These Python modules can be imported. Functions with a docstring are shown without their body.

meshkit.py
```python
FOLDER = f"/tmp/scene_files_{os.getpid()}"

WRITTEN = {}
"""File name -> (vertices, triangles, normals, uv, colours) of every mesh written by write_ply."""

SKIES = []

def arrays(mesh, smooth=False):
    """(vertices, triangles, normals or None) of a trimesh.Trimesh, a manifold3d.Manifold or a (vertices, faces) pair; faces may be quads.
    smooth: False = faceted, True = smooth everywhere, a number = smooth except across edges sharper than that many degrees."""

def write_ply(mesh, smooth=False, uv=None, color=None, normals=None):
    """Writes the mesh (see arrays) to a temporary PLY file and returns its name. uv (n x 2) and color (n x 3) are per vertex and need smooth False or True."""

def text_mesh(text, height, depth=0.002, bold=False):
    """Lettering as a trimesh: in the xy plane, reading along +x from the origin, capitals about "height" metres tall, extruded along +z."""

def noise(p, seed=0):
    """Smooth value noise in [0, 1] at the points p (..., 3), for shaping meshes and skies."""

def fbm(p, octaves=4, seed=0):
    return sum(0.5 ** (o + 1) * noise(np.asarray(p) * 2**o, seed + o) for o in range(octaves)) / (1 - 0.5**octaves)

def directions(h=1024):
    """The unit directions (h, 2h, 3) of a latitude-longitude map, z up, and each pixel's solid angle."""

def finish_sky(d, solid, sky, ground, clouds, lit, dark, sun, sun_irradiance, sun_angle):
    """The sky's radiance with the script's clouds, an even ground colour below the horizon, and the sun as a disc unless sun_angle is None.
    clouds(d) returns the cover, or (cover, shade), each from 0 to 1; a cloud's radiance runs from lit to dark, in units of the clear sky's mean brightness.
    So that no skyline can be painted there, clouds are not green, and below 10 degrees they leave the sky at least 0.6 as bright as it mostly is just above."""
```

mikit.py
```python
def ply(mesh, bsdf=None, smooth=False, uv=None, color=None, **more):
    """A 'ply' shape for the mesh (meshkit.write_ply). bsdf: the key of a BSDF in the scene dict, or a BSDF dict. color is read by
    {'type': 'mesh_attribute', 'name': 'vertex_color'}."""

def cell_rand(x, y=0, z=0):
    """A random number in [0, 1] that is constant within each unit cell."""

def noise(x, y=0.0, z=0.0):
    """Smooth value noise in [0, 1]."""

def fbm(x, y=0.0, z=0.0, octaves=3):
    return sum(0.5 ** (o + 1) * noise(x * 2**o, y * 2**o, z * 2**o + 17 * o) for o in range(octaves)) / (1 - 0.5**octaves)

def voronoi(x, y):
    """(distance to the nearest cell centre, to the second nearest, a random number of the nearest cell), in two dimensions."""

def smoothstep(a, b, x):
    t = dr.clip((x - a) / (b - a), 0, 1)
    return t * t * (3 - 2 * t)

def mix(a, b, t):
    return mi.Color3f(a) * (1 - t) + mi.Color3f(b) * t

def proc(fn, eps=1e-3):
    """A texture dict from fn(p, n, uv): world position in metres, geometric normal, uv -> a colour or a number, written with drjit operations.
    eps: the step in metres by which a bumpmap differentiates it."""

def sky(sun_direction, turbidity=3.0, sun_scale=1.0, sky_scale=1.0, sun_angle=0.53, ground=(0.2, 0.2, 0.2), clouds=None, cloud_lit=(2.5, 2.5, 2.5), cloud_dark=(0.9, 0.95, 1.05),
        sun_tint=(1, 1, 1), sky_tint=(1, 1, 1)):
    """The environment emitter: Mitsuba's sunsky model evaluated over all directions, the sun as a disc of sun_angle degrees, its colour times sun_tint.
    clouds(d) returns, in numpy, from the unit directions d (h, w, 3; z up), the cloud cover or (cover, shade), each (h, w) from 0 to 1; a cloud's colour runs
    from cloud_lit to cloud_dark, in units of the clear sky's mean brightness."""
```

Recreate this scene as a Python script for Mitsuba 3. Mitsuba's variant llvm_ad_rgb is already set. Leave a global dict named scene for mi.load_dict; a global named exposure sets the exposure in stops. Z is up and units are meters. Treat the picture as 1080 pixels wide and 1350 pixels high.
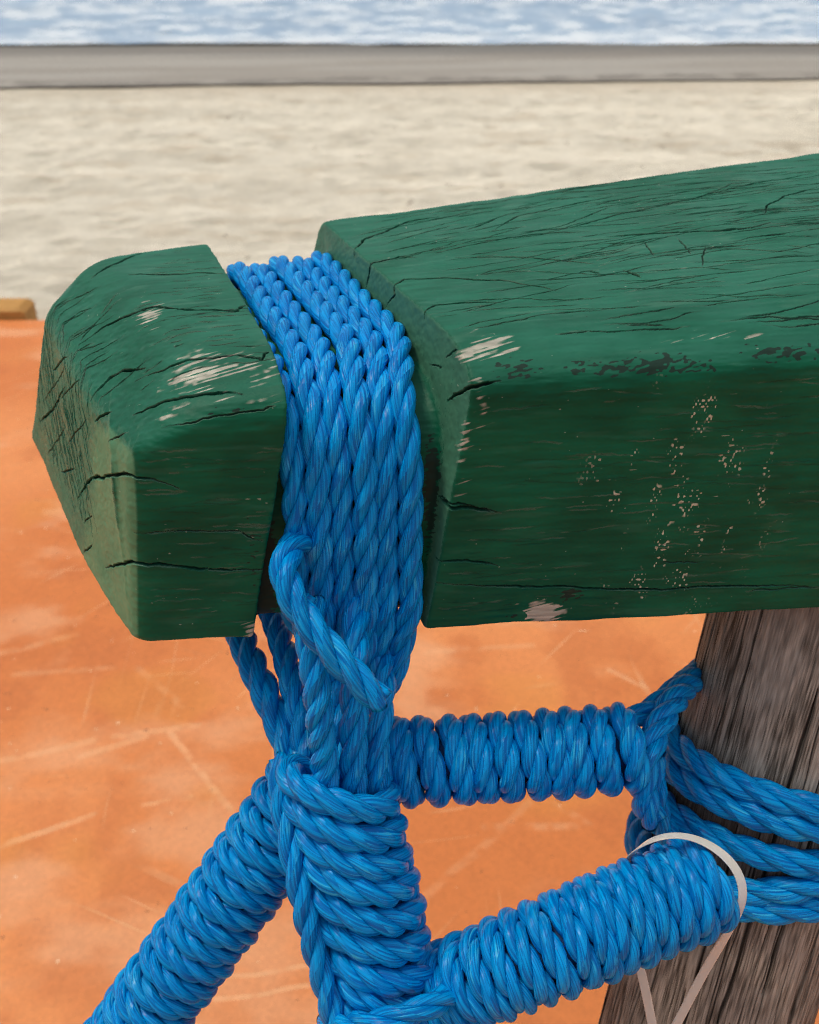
import math
import numpy as np
import trimesh
import manifold3d as m3
import drjit as dr
import mitsuba as mi
import mikit, meshkit
from mikit import proc, noise, fbm, smoothstep, mix, voronoi
from scipy.spatial import cKDTree, HalfspaceIntersection, ConvexHull

# ------------------------------------------------------------------ camera, light, exposure
T = mi.ScalarTransform4f
PITCH = math.radians(31.6)
EYE = np.array([0.0, 0.0, 1.3])
LOOK = EYE + np.array([0, math.cos(PITCH), -math.sin(PITCH)])
scene, labels = {}, {}
scene['camera'] = {'type': 'thinlens', 'fov': 2 * math.degrees(math.atan(675 / 1300)), 'fov_axis': 'y',
                   'to_world': T().look_at(EYE.tolist(), LOOK.tolist(), [0, 0, 1]),
                   'aperture_radius': 0.0014, 'focus_distance': 0.495, 'near_clip': 0.02, 'far_clip': 6000.0}
SUN = [-0.42, 0.08, 0.90]
scene['sky_light'] = mikit.sky(SUN, turbidity=3, sun_scale=0.42, sun_angle=14, clouds=lambda d: (d[..., 2] * 0 + 1.0, np.clip(1.0 - d[..., 2], 0, 1)))
exposure = 1.78

rng = np.random.default_rng(7)


def tag(key, label=None, cat=None, group=None, kind=None):
    e = {}
    if label: e['label'] = label
    if cat: e['category'] = cat
    if group: e['group'] = group
    if kind: e['kind'] = kind
    labels[key] = e


def num(name, i):
    return name if i == 0 else f'{name}_{i:03d}'


def rgb(*c):
    return {'type': 'rgb', 'value': list(c)}


def principled(color, rough=0.5, spec=0.5, **k):
    return {'type': 'principled', 'base_color': color, 'roughness': rough, 'specular': spec, **k}


def bumped(b, fn, scale, eps):
    return {'type': 'bumpmap', 'arbitrary': proc(fn, eps), 'scale': scale, 'bsdf': b}


def two(b):
    return {'type': 'twosided', 'bsdf': b}


def grid_mesh(xs, ys, zfn):
    X, Y = np.meshgrid(xs, ys, indexing='ij')
    Z = zfn(X, Y)
    v = np.stack([X, Y, Z], -1).reshape(-1, 3)
    nx, ny = len(xs), len(ys)
    i, j = np.meshgrid(np.arange(nx - 1), np.arange(ny - 1), indexing='ij')
    a = (i * ny + j).ravel()
    f = np.vstack([np.stack([a, a + ny, a + ny + 1], 1), np.stack([a, a + ny + 1, a + 1], 1)])
    return v, f


# ------------------------------------------------------------------ the ground, the beach, the sea
SAND_Z = -0.20


def seg_field(x, y, segs):
    """how much a surface point lies on one of the scuff lines (x0, y0, x1, y1, half width, strength)"""
    out = mi.Float(0)
    for x0, y0, x1, y1, w, s in segs:
        dx, dy = x1 - x0, y1 - y0
        L2 = dx * dx + dy * dy
        t = dr.clip(((x - x0) * dx + (y - y0) * dy) / L2, 0, 1)
        d = dr.sqrt(dr.square(x - x0 - t * dx) + dr.square(y - y0 - t * dy))
        out = dr.maximum(out, s * (1 - smoothstep(0.2 * w, w, d)))
    return out


SCUFFS = [(-.70, 1.06, -.506, 1.155, .010, .9), (-.457, 1.167, -.377, 1.185, .008, .8), (-.445, 1.34, -.30, 1.15, .010, .8),
          (-.593, 1.281, -.488, 1.328, .012, .6), (-.544, 1.328, -.396, 1.358, .012, .6), (-.28, .85, -.11, .868, .006, .8),
          (-.27, .815, -.10, .843, .006, .8), (-.10, .782, .05, .81, .006, .9), (.57, .895, .64, .912, .007, 1.0),
          (.40, 1.51, .50, 1.425, .010, .7), (.126, 1.118, .276, 1.118, .012, .5), (-.75, 1.26, -.583, 1.319, .012, .6),
          (-.547, 1.519, -.434, 1.409, .012, .4), (-.782, 1.496, -.592, 1.519, .012, .4), (.031, 1.566, .251, 1.59, .012, .4),
          (.0, .959, .206, 1.167, .012, .35), (-1.0, 1.5, -.70, 1.62, .014, .5), (.10, 1.35, .33, 1.28, .010, .5),
          (.16, 1.25, .30, 1.12, .010, .45), (-.95, 2.1, -.6, 2.25, .02, .4), (.7, 1.0, 1.2, 1.25, .01, .7), (-1.3, .9, -.9, 1.1, .01, .6)]


def floor_color(p, n, uv):
    x, y = p.x, p.y
    big = fbm(x * 1.7 + 3, y * 1.7, 1.0, 3)
    mid = fbm(x * 9, y * 7 + 5, 2.0, 4)
    fine = noise(x * 420, y * 420, 3.0)
    c = mix((0.54, 0.165, 0.042), (0.64, 0.235, 0.078), smoothstep(0.25, 0.75, big))
    c = mix(c, mi.Color3f(0.47, 0.135, 0.036), 0.55 * smoothstep(0.5, 0.75, mid))
    dust = smoothstep(0.50, 0.78, fbm(x * 5 + 9, y * 9 - 3, 5.0, 4))
    c = mix(c, mi.Color3f(0.68, 0.36, 0.20), 0.5 * dust)
    wob = 0.012 * (fbm(x * 9, y * 9, 7.0, 2) - 0.5)
    s = seg_field(x + wob, y - wob, SCUFFS) * smoothstep(0.30, 0.62, noise(x * 60, y * 60, 9.0) * 0.5 + 0.5 * noise(x * 17, y * 17, 4.0) + 0.08)
    c = mix(c, mi.Color3f(0.76, 0.47, 0.27), 0.46 * s)
    # hairline scratches dragged in all directions by chairs and sandy feet
    sc = mi.Float(0)
    for k, (a, fr) in enumerate(((0.35, 7.0), (-0.9, 9.0), (1.5, 6.0), (-0.15, 8.0))):
        q = x * math.sin(a) + y * math.cos(a) + 0.02 * noise(x * 6, y * 6, k)
        r = x * math.cos(a) - y * math.sin(a)
        l = noise(q * 95, r * 4.2, 20.0 + k)
        sc = dr.maximum(sc, smoothstep(0.90, 0.985, l) * smoothstep(0.5, 0.7, noise(q * 3, r * 3, 30.0 + k)))
    c = mix(c, mi.Color3f(0.74, 0.45, 0.25), 0.32 * sc)
    yel = smoothstep(0.60, 0.78, fbm(x * 4.2 - 7, y * 4.2 + 2, 11.0, 3))
    c = mix(c, mi.Color3f(0.62, 0.27, 0.045), 0.22 * yel)
    c = mix(c, mi.Color3f(0.80, 0.60, 0.42), 0.55 * smoothstep(0.965, 0.992, noise(x * 55, y * 55, 13.0)))
    c = mix(c, mi.Color3f(0.20, 0.07, 0.03), 0.5 * smoothstep(0.965, 0.99, noise(x * 70 + 3, y * 70, 17.0)))
    g2 = noise(x * 150, y * 150, 6.0)
    return c * (0.90 + 0.10 * fine + 0.10 * g2)


def floor_bump(p, n, uv):
    return 0.6 * noise(p.x * 300, p.y * 300, 1.0) + fbm(p.x * 40, p.y * 40, 2.0, 2)


scene['floor_paint'] = bumped(principled(proc(floor_color), 0.55, 0.4), floor_bump, 0.0006, 5e-4)
EDGE_Y = 3.46
fx = np.array([-40, -8, -4, -2, -1, 0, 1, 2, 4, 8, 40.0])
slab = trimesh.creation.box(extents=(80, 43.46, 0.22))
slab.apply_translation([0, EDGE_Y - 43.46 / 2, -0.11])
scene['terrace_floor'] = mikit.ply(slab, 'floor_paint')
tag('terrace_floor', 'scuffed orange painted terrace floor under the rope bars, ending at the sand', kind='structure')


def sand_color(p, n, uv):
    x, y = p.x, p.y
    a = fbm(x * 1.3, y * 2.2, 1.0, 4)
    b = fbm(x * 7, y * 9, 4.0, 4)
    g = noise(x * 130, y * 130, 5.0)
    c = mix((0.425, 0.407, 0.350), (0.520, 0.503, 0.440), smoothstep(0.30, 0.70, 0.4 * a + 0.6 * b))
    c = mix(c, mi.Color3f(0.36, 0.31, 0.24), 0.4 * smoothstep(0.60, 0.75, fbm(x * 3, y * 8 + 3, 9.0, 3)))
    c = mix(c, mi.Color3f(0.16, 0.13, 0.10), 0.8 * smoothstep(0.92, 0.97, noise(x * 17, y * 17, 31.0)) * smoothstep(0.45, 0.6, noise(x * 1.1, y * 1.4, 33.0)))
    yy = y - 0.075 * x
    c = mix(c, mi.Color3f(0.34, 0.305, 0.25), 0.8 * smoothstep(9.4, 10.9, yy + 0.5 * (fbm(x * 0.6, yy * 2, 14.0, 3) - 0.5)))
    return c * (0.88 + 0.24 * g)


scene['dry_sand'] = two(principled(proc(sand_color), 0.95, 0.15))


def sand_z(X, Y):
    p = np.stack([X.ravel(), Y.ravel(), X.ravel() * 0], 1)
    z = 0.035 * (meshkit.fbm(p * [1.2, 1.5, 1], 3, 3) - 0.5) + 0.014 * (meshkit.fbm(p * [13, 14, 1], 3, 5) - 0.5)
    r = np.random.default_rng(5)
    at = np.stack([r.uniform(-8, 8, 1500), r.uniform(3.4, 10.2, 1500)], 1)
    size = r.uniform(.05, .11, 1500)
    d, i = cKDTree(at).query(p[:, :2], k=3)
    for k in range(3):          # footprints and scuffed hollows with a low rim
        q = d[:, k] / size[i[:, k]]
        z += .26 * size[i[:, k]] * (.22 * np.exp(-((q - 1.3) / .35) ** 2) - .5 * np.exp(-(q / .8) ** 2))
    ruts = 0.010 * np.sin(Y * 7 + 0.5 * X + 2.0 * meshkit.fbm(p * [.6, .6, 1], 2, 9).reshape(Y.shape)) * (np.abs(Y - 8.0) < 2.2)
    fade = np.clip((10.6 - Y + 0.07 * X) / 1.0, 0, 1)
    return SAND_Z - 0.02 + z.reshape(X.shape) * (0.15 + 0.85 * fade) + ruts * fade


xs = np.concatenate([[-400, -150, -60, -25], np.linspace(-9, 9, 560), [11, 15, 25, 60, 150, 400]])
ys = np.linspace(3.0, 11.6, 360)
scene['beach_sand'] = mikit.ply(grid_mesh(xs, ys, sand_z), 'dry_sand', smooth=True)
tag('beach_sand', 'pale trampled beach sand beyond the terrace', kind='structure')

base = trimesh.creation.box(extents=(9000, 9000, 0.2))
base.apply_translation([0, 0, -1.0])
scene['plain_sand'] = two(principled(rgb(0.45, 0.39, 0.30), 0.95, 0.1))
scene['ground'] = mikit.ply(base, 'plain_sand')
tag('ground', 'sandy ground under the terrace and the sea', kind='structure')


def wet_color(p, n, uv):
    x, y = p.x, p.y
    yy = y - 0.075 * x
    a = fbm(x * 0.5, yy * 5, 2.0, 3)
    far = smoothstep(12.2, 13.1, y + 0.5 * (a - 0.5))
    c = mix((0.29, 0.283, 0.262), (0.130, 0.128, 0.122), far)
    c = mix(c, mi.Color3f(0.20, 0.18, 0.155), 0.5 * smoothstep(0.4, 0.7, a))
    w = fbm(x * 1.5, 5.0, 3.0, 3)
    wrack = (1 - smoothstep(0.06, 0.22, dr.abs(yy - 10.78 - 0.35 * (w - 0.5))))
    c = mix(c, mi.Color3f(0.055, 0.045, 0.035), 0.45 * wrack * smoothstep(0.30, 0.55, fbm(x * 4, yy * 2, 8.0, 3)))
    return c * (0.94 + 0.12 * noise(x * 60, y * 60, 1.0))


scene['wet_sand_surface'] = two(principled(proc(wet_color), 0.5, 0.35))


def wet_z(X, Y):
    p = np.stack([X.ravel(), Y.ravel(), X.ravel() * 0], 1)
    return SAND_Z - 0.015 + 0.012 * (meshkit.fbm(p * [1, 3, 1], 3, 11) - 0.5).reshape(X.shape) - 0.02 * np.clip((Y - 13) / 2, 0, 4)


ys = np.linspace(0, 1, 60)
v, f = grid_mesh(np.concatenate([[-400, -100, -30], np.linspace(-11, 11, 120), [30, 100, 400]]), ys, lambda X, Y: X * 0)
near = 10.55 + 0.075 * np.clip(v[:, 0], -14, 14) + 0.25 * (meshkit.fbm(np.stack([v[:, 0] * 0.7, v[:, 0] * 0, v[:, 0] * 0], 1), 3, 2) - 0.5)
v[:, 1] = near + v[:, 1] * (17.5 - near)
v[:, 2] = wet_z(v[:, 0], v[:, 1]) + 0.018
scene['wet_sand'] = mikit.ply((v, f), 'wet_sand_surface', smooth=True)
tag('wet_sand', 'dark grey wet sand strip along the water with a line of wrack', kind='structure')


def sea_color(p, n, uv):
    x, y = p.x, p.y
    c = mix((0.17, 0.28, 0.43), (0.28, 0.41, 0.57), fbm(x * 0.6, y * 0.9, 2.0, 3))
    f1 = fbm(x * 2.6 + 4, y * 6.0, 3.0, 4)
    shore = 1 - smoothstep(13.75, 14.7, y + 0.6 * (fbm(x * 0.8, 2.0, 6.0, 3) - 0.5))
    foam = smoothstep(0.44, 0.66, f1) * 0.9 + 0.75 * shore * smoothstep(0.30, 0.60, fbm(x * 2, y * 6, 8.0, 3))
    return mix(c, mi.Color3f(0.58, 0.66, 0.74), dr.clip(foam, 0, 1))


scene['sea_water'] = two(principled(proc(sea_color), 0.22, 0.5))


def sea_z(X, Y):
    p = np.stack([X.ravel(), Y.ravel(), X.ravel() * 0], 1)
    a = meshkit.fbm(p * [0.9, 1.9, 1], 4, 21) - 0.5
    b = meshkit.fbm(p * [3.0, 5.0, 1], 3, 23) - 0.5
    r = np.clip((Y - 13.4) / 2.0, 0, 1).ravel()
    far = np.clip((60 - Y) / 30, 0, 1).ravel()
    z = (0.16 * a + 0.05 * b) * (0.15 + 0.85 * r) * far
    return SAND_Z - 0.012 + z.reshape(X.shape) + 0.012 * (np.clip(Y - 13.6, 0, 1))


ys = np.concatenate([np.linspace(0, 12, 260), np.geomspace(12.5, 4400, 60)])
xs = np.concatenate([[-4000, -1000, -300, -90, -40], np.linspace(-18, 18, 330), [40, 90, 300, 1000, 4000]])
v, f = grid_mesh(xs, ys, lambda X, Y: X * 0)
wl = 13.62 + 0.03 * np.clip(v[:, 0], -14, 14) + 0.5 * (meshkit.fbm(np.stack([v[:, 0] * 0.35, v[:, 0] * 0, v[:, 0] * 0], 1), 3, 5) - 0.5)
v[:, 1] += wl
v[:, 2] = sea_z(v[:, 0], v[:, 1]) + 0.028
scene['sea'] = mikit.ply((v, f), 'sea_water', smooth=True)
tag('sea', 'choppy pale blue sea with small foaming waves', kind='structure')


# ------------------------------------------------------------------ the green beam: a hewn timber with a rope groove
# --- beam sdf
B0 = np.array([-0.13938, 0.39082, 0.98])
BA, BW = np.array([0.99656, 0.08283, 0]), np.array([-0.08283, 0.99656, 0])


def to_local(p):
    q = np.asarray(p) - B0
    return np.stack([q @ BA, q @ BW, q[..., 2]], -1)


def to_world(q):
    q = np.asarray(q)
    return B0 + q[..., :1] * BA + q[..., 1:2] * BW + q[..., 2:] * np.array([0, 0, 1.0])


def pl(a, b, c, ref):
    a, b, c = map(np.array, (a, b, c))
    n = np.cross(b - a, c - a)
    n = n / np.linalg.norm(n)
    d = n @ a
    return (n, d) if n @ np.array(ref) <= d else (-n, -d)


MID = (.25, .11, .07)
P_front = (np.array([0, -1.0, 0]), 0.0)
P_bottom = (np.array([0, 0, -1.0]), 0.0)
P_top = pl((.164, .021, .15), (.46, .31, .175), (.116, .243, .15), MID)
P_edge = pl((.17, 0, .137), (.3265, 0, .1446), (.164, .024, .150), MID)
P_edge2 = pl((.0204, 0, .1258), (.0875, 0, .1324), (.0281, .045, .141), (.05, .1, .07))
_n = np.array([-.19, 1, .35]); _l = np.linalg.norm(_n)
P_back = (_n / _l, float(_n @ np.array([.0165, .224, .142])) / _l)
P_e1 = (np.array([-0.91336, -0.38190, 0.14117]), 0.007403)
P_e3 = (np.array([-0.87251, -0.47613, 0.10971]), 0.0)
_q = np.array([(-.0095, .041, .101), (-.052, .151, .122), (.028, .052, .141), (-.020, .175, .1395)])
_c = _q.mean(0); _n = np.linalg.svd(_q - _c)[2][2]; _n = _n * np.sign(_n[2])
P_e2 = (_n, float(_n @ _c))
P_e4 = pl((-0.0636, 0.19, 0.1084), (-0.0357, 0.205, 0.1349), (-0.112, 0.249, 0.0), (.03, .1, .06))
P_far = (np.array([1.0, 0, 0]), 0.95)
P_gl = pl((.0892, 0, .143), (.060, 0, 0), (.048, .155, .144), (0, 0, .07))
P_gr = pl((.169, 0, .140), (.1485, 0, 0), (.1031, .2351, .149), (.3, 0, .07))
C_front = pl((.1, .0205, .14), (.15, .0205, .14), (.1, .010, 0), MID)
C_top = (P_top[0], P_top[1] - .026)
C_bot = (P_bottom[0], -.004)
C_back = (P_back[0], P_back[1] - .02)
C_edge = pl((.1, .0185, .104), (.15, .0185, .104), (.1, .045, .124), MID)


def smax(a, b, k):
    h = np.maximum(k - np.abs(a - b), 0) / k
    return np.maximum(a, b) + h * h * k * 0.25


def sd(P, x):
    return x @ P[0] - P[1]


def body(x):
    d = smax(sd(P_front, x), sd(P_edge, x), .008)
    d = smax(d, sd(P_top, x), .009)
    d = smax(d, sd(P_back, x), .012)
    d = smax(d, sd(P_bottom, x), .004)
    return smax(d, sd(P_far, x), .01)


def head(x):
    d = smax(sd(P_front, x), sd(P_edge2, x), .012)
    d = smax(d, sd(P_top, x), .007)
    d = smax(d, sd(P_back, x), .024)
    e = smax(sd(P_e1, x), sd(P_e2, x), .006)
    e = smax(e, sd(P_e3, x), .006)
    e = smax(e, sd(P_e4, x), .012)
    d = smax(d, e, .008)
    return smax(d, sd(P_bottom, x), .004)


def core(x):
    d = smax(sd(C_front, x), sd(C_edge, x), .02)
    d = smax(d, sd(C_top, x), .02)
    d = smax(d, sd(C_back, x), .03)
    return smax(d, sd(C_bot, x), .01)


def beam_sdf(x):
    a = smax(head(x), sd(P_gl, x), .0025)
    b = smax(body(x), sd(P_gr, x), .0018)
    c = smax(core(x), np.abs(x[..., 0] - .1) - .1, .002)
    return -smax(-smax(-0 * a + np.minimum(a, b), -9 + 0 * a, .001), -c, .005)


def beam_grad(x, e=2e-4):
    g = np.stack([beam_sdf(x + d) - beam_sdf(x - d) for d in np.eye(3) * e], -1)
    return g / np.maximum(np.linalg.norm(g, axis=-1, keepdims=True), 1e-9)


def onto(x, steps=4):
    for _ in range(steps):
        x = x - beam_sdf(x)[..., None] * beam_grad(x)
    return x
# --- end beam sdf


def convex(planes, inside):
    h = HalfspaceIntersection(np.array([[*n, -d] for n, d in planes]), np.array(inside, float))
    return m3.Manifold.hull_points(h.intersections)


slab_core = [(np.array([1.0, 0, 0]), .2), (np.array([-1.0, 0, 0]), 0.0)]
M_head = convex([P_front, P_bottom, P_top, P_edge2, P_back, P_e1, P_e2, P_e3, P_e4, P_gl], (.03, .1, .06))
M_body = convex([P_front, P_bottom, P_top, P_edge, P_back, P_far, P_gr], (.4, .1, .06))
M_core = convex([C_front, C_bot, C_top, C_edge, C_back, (np.array([1.0, 0, 0]), .17), (np.array([-1.0, 0, 0]), -.03)], (.1, .1, .06))
M_core = M_core ^ m3.Manifold.cube([2, 2, 2]).translate([-1 + .17, -1, -1])
solid = M_head + M_body + M_core
near_part, far_part = solid.split_by_plane([-1.0, 0, 0], -.52)
fine = near_part.refine_to_length(.0017).to_mesh()
V, F = np.array(fine.vert_properties[:, :3], float), np.array(fine.tri_verts)

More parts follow.
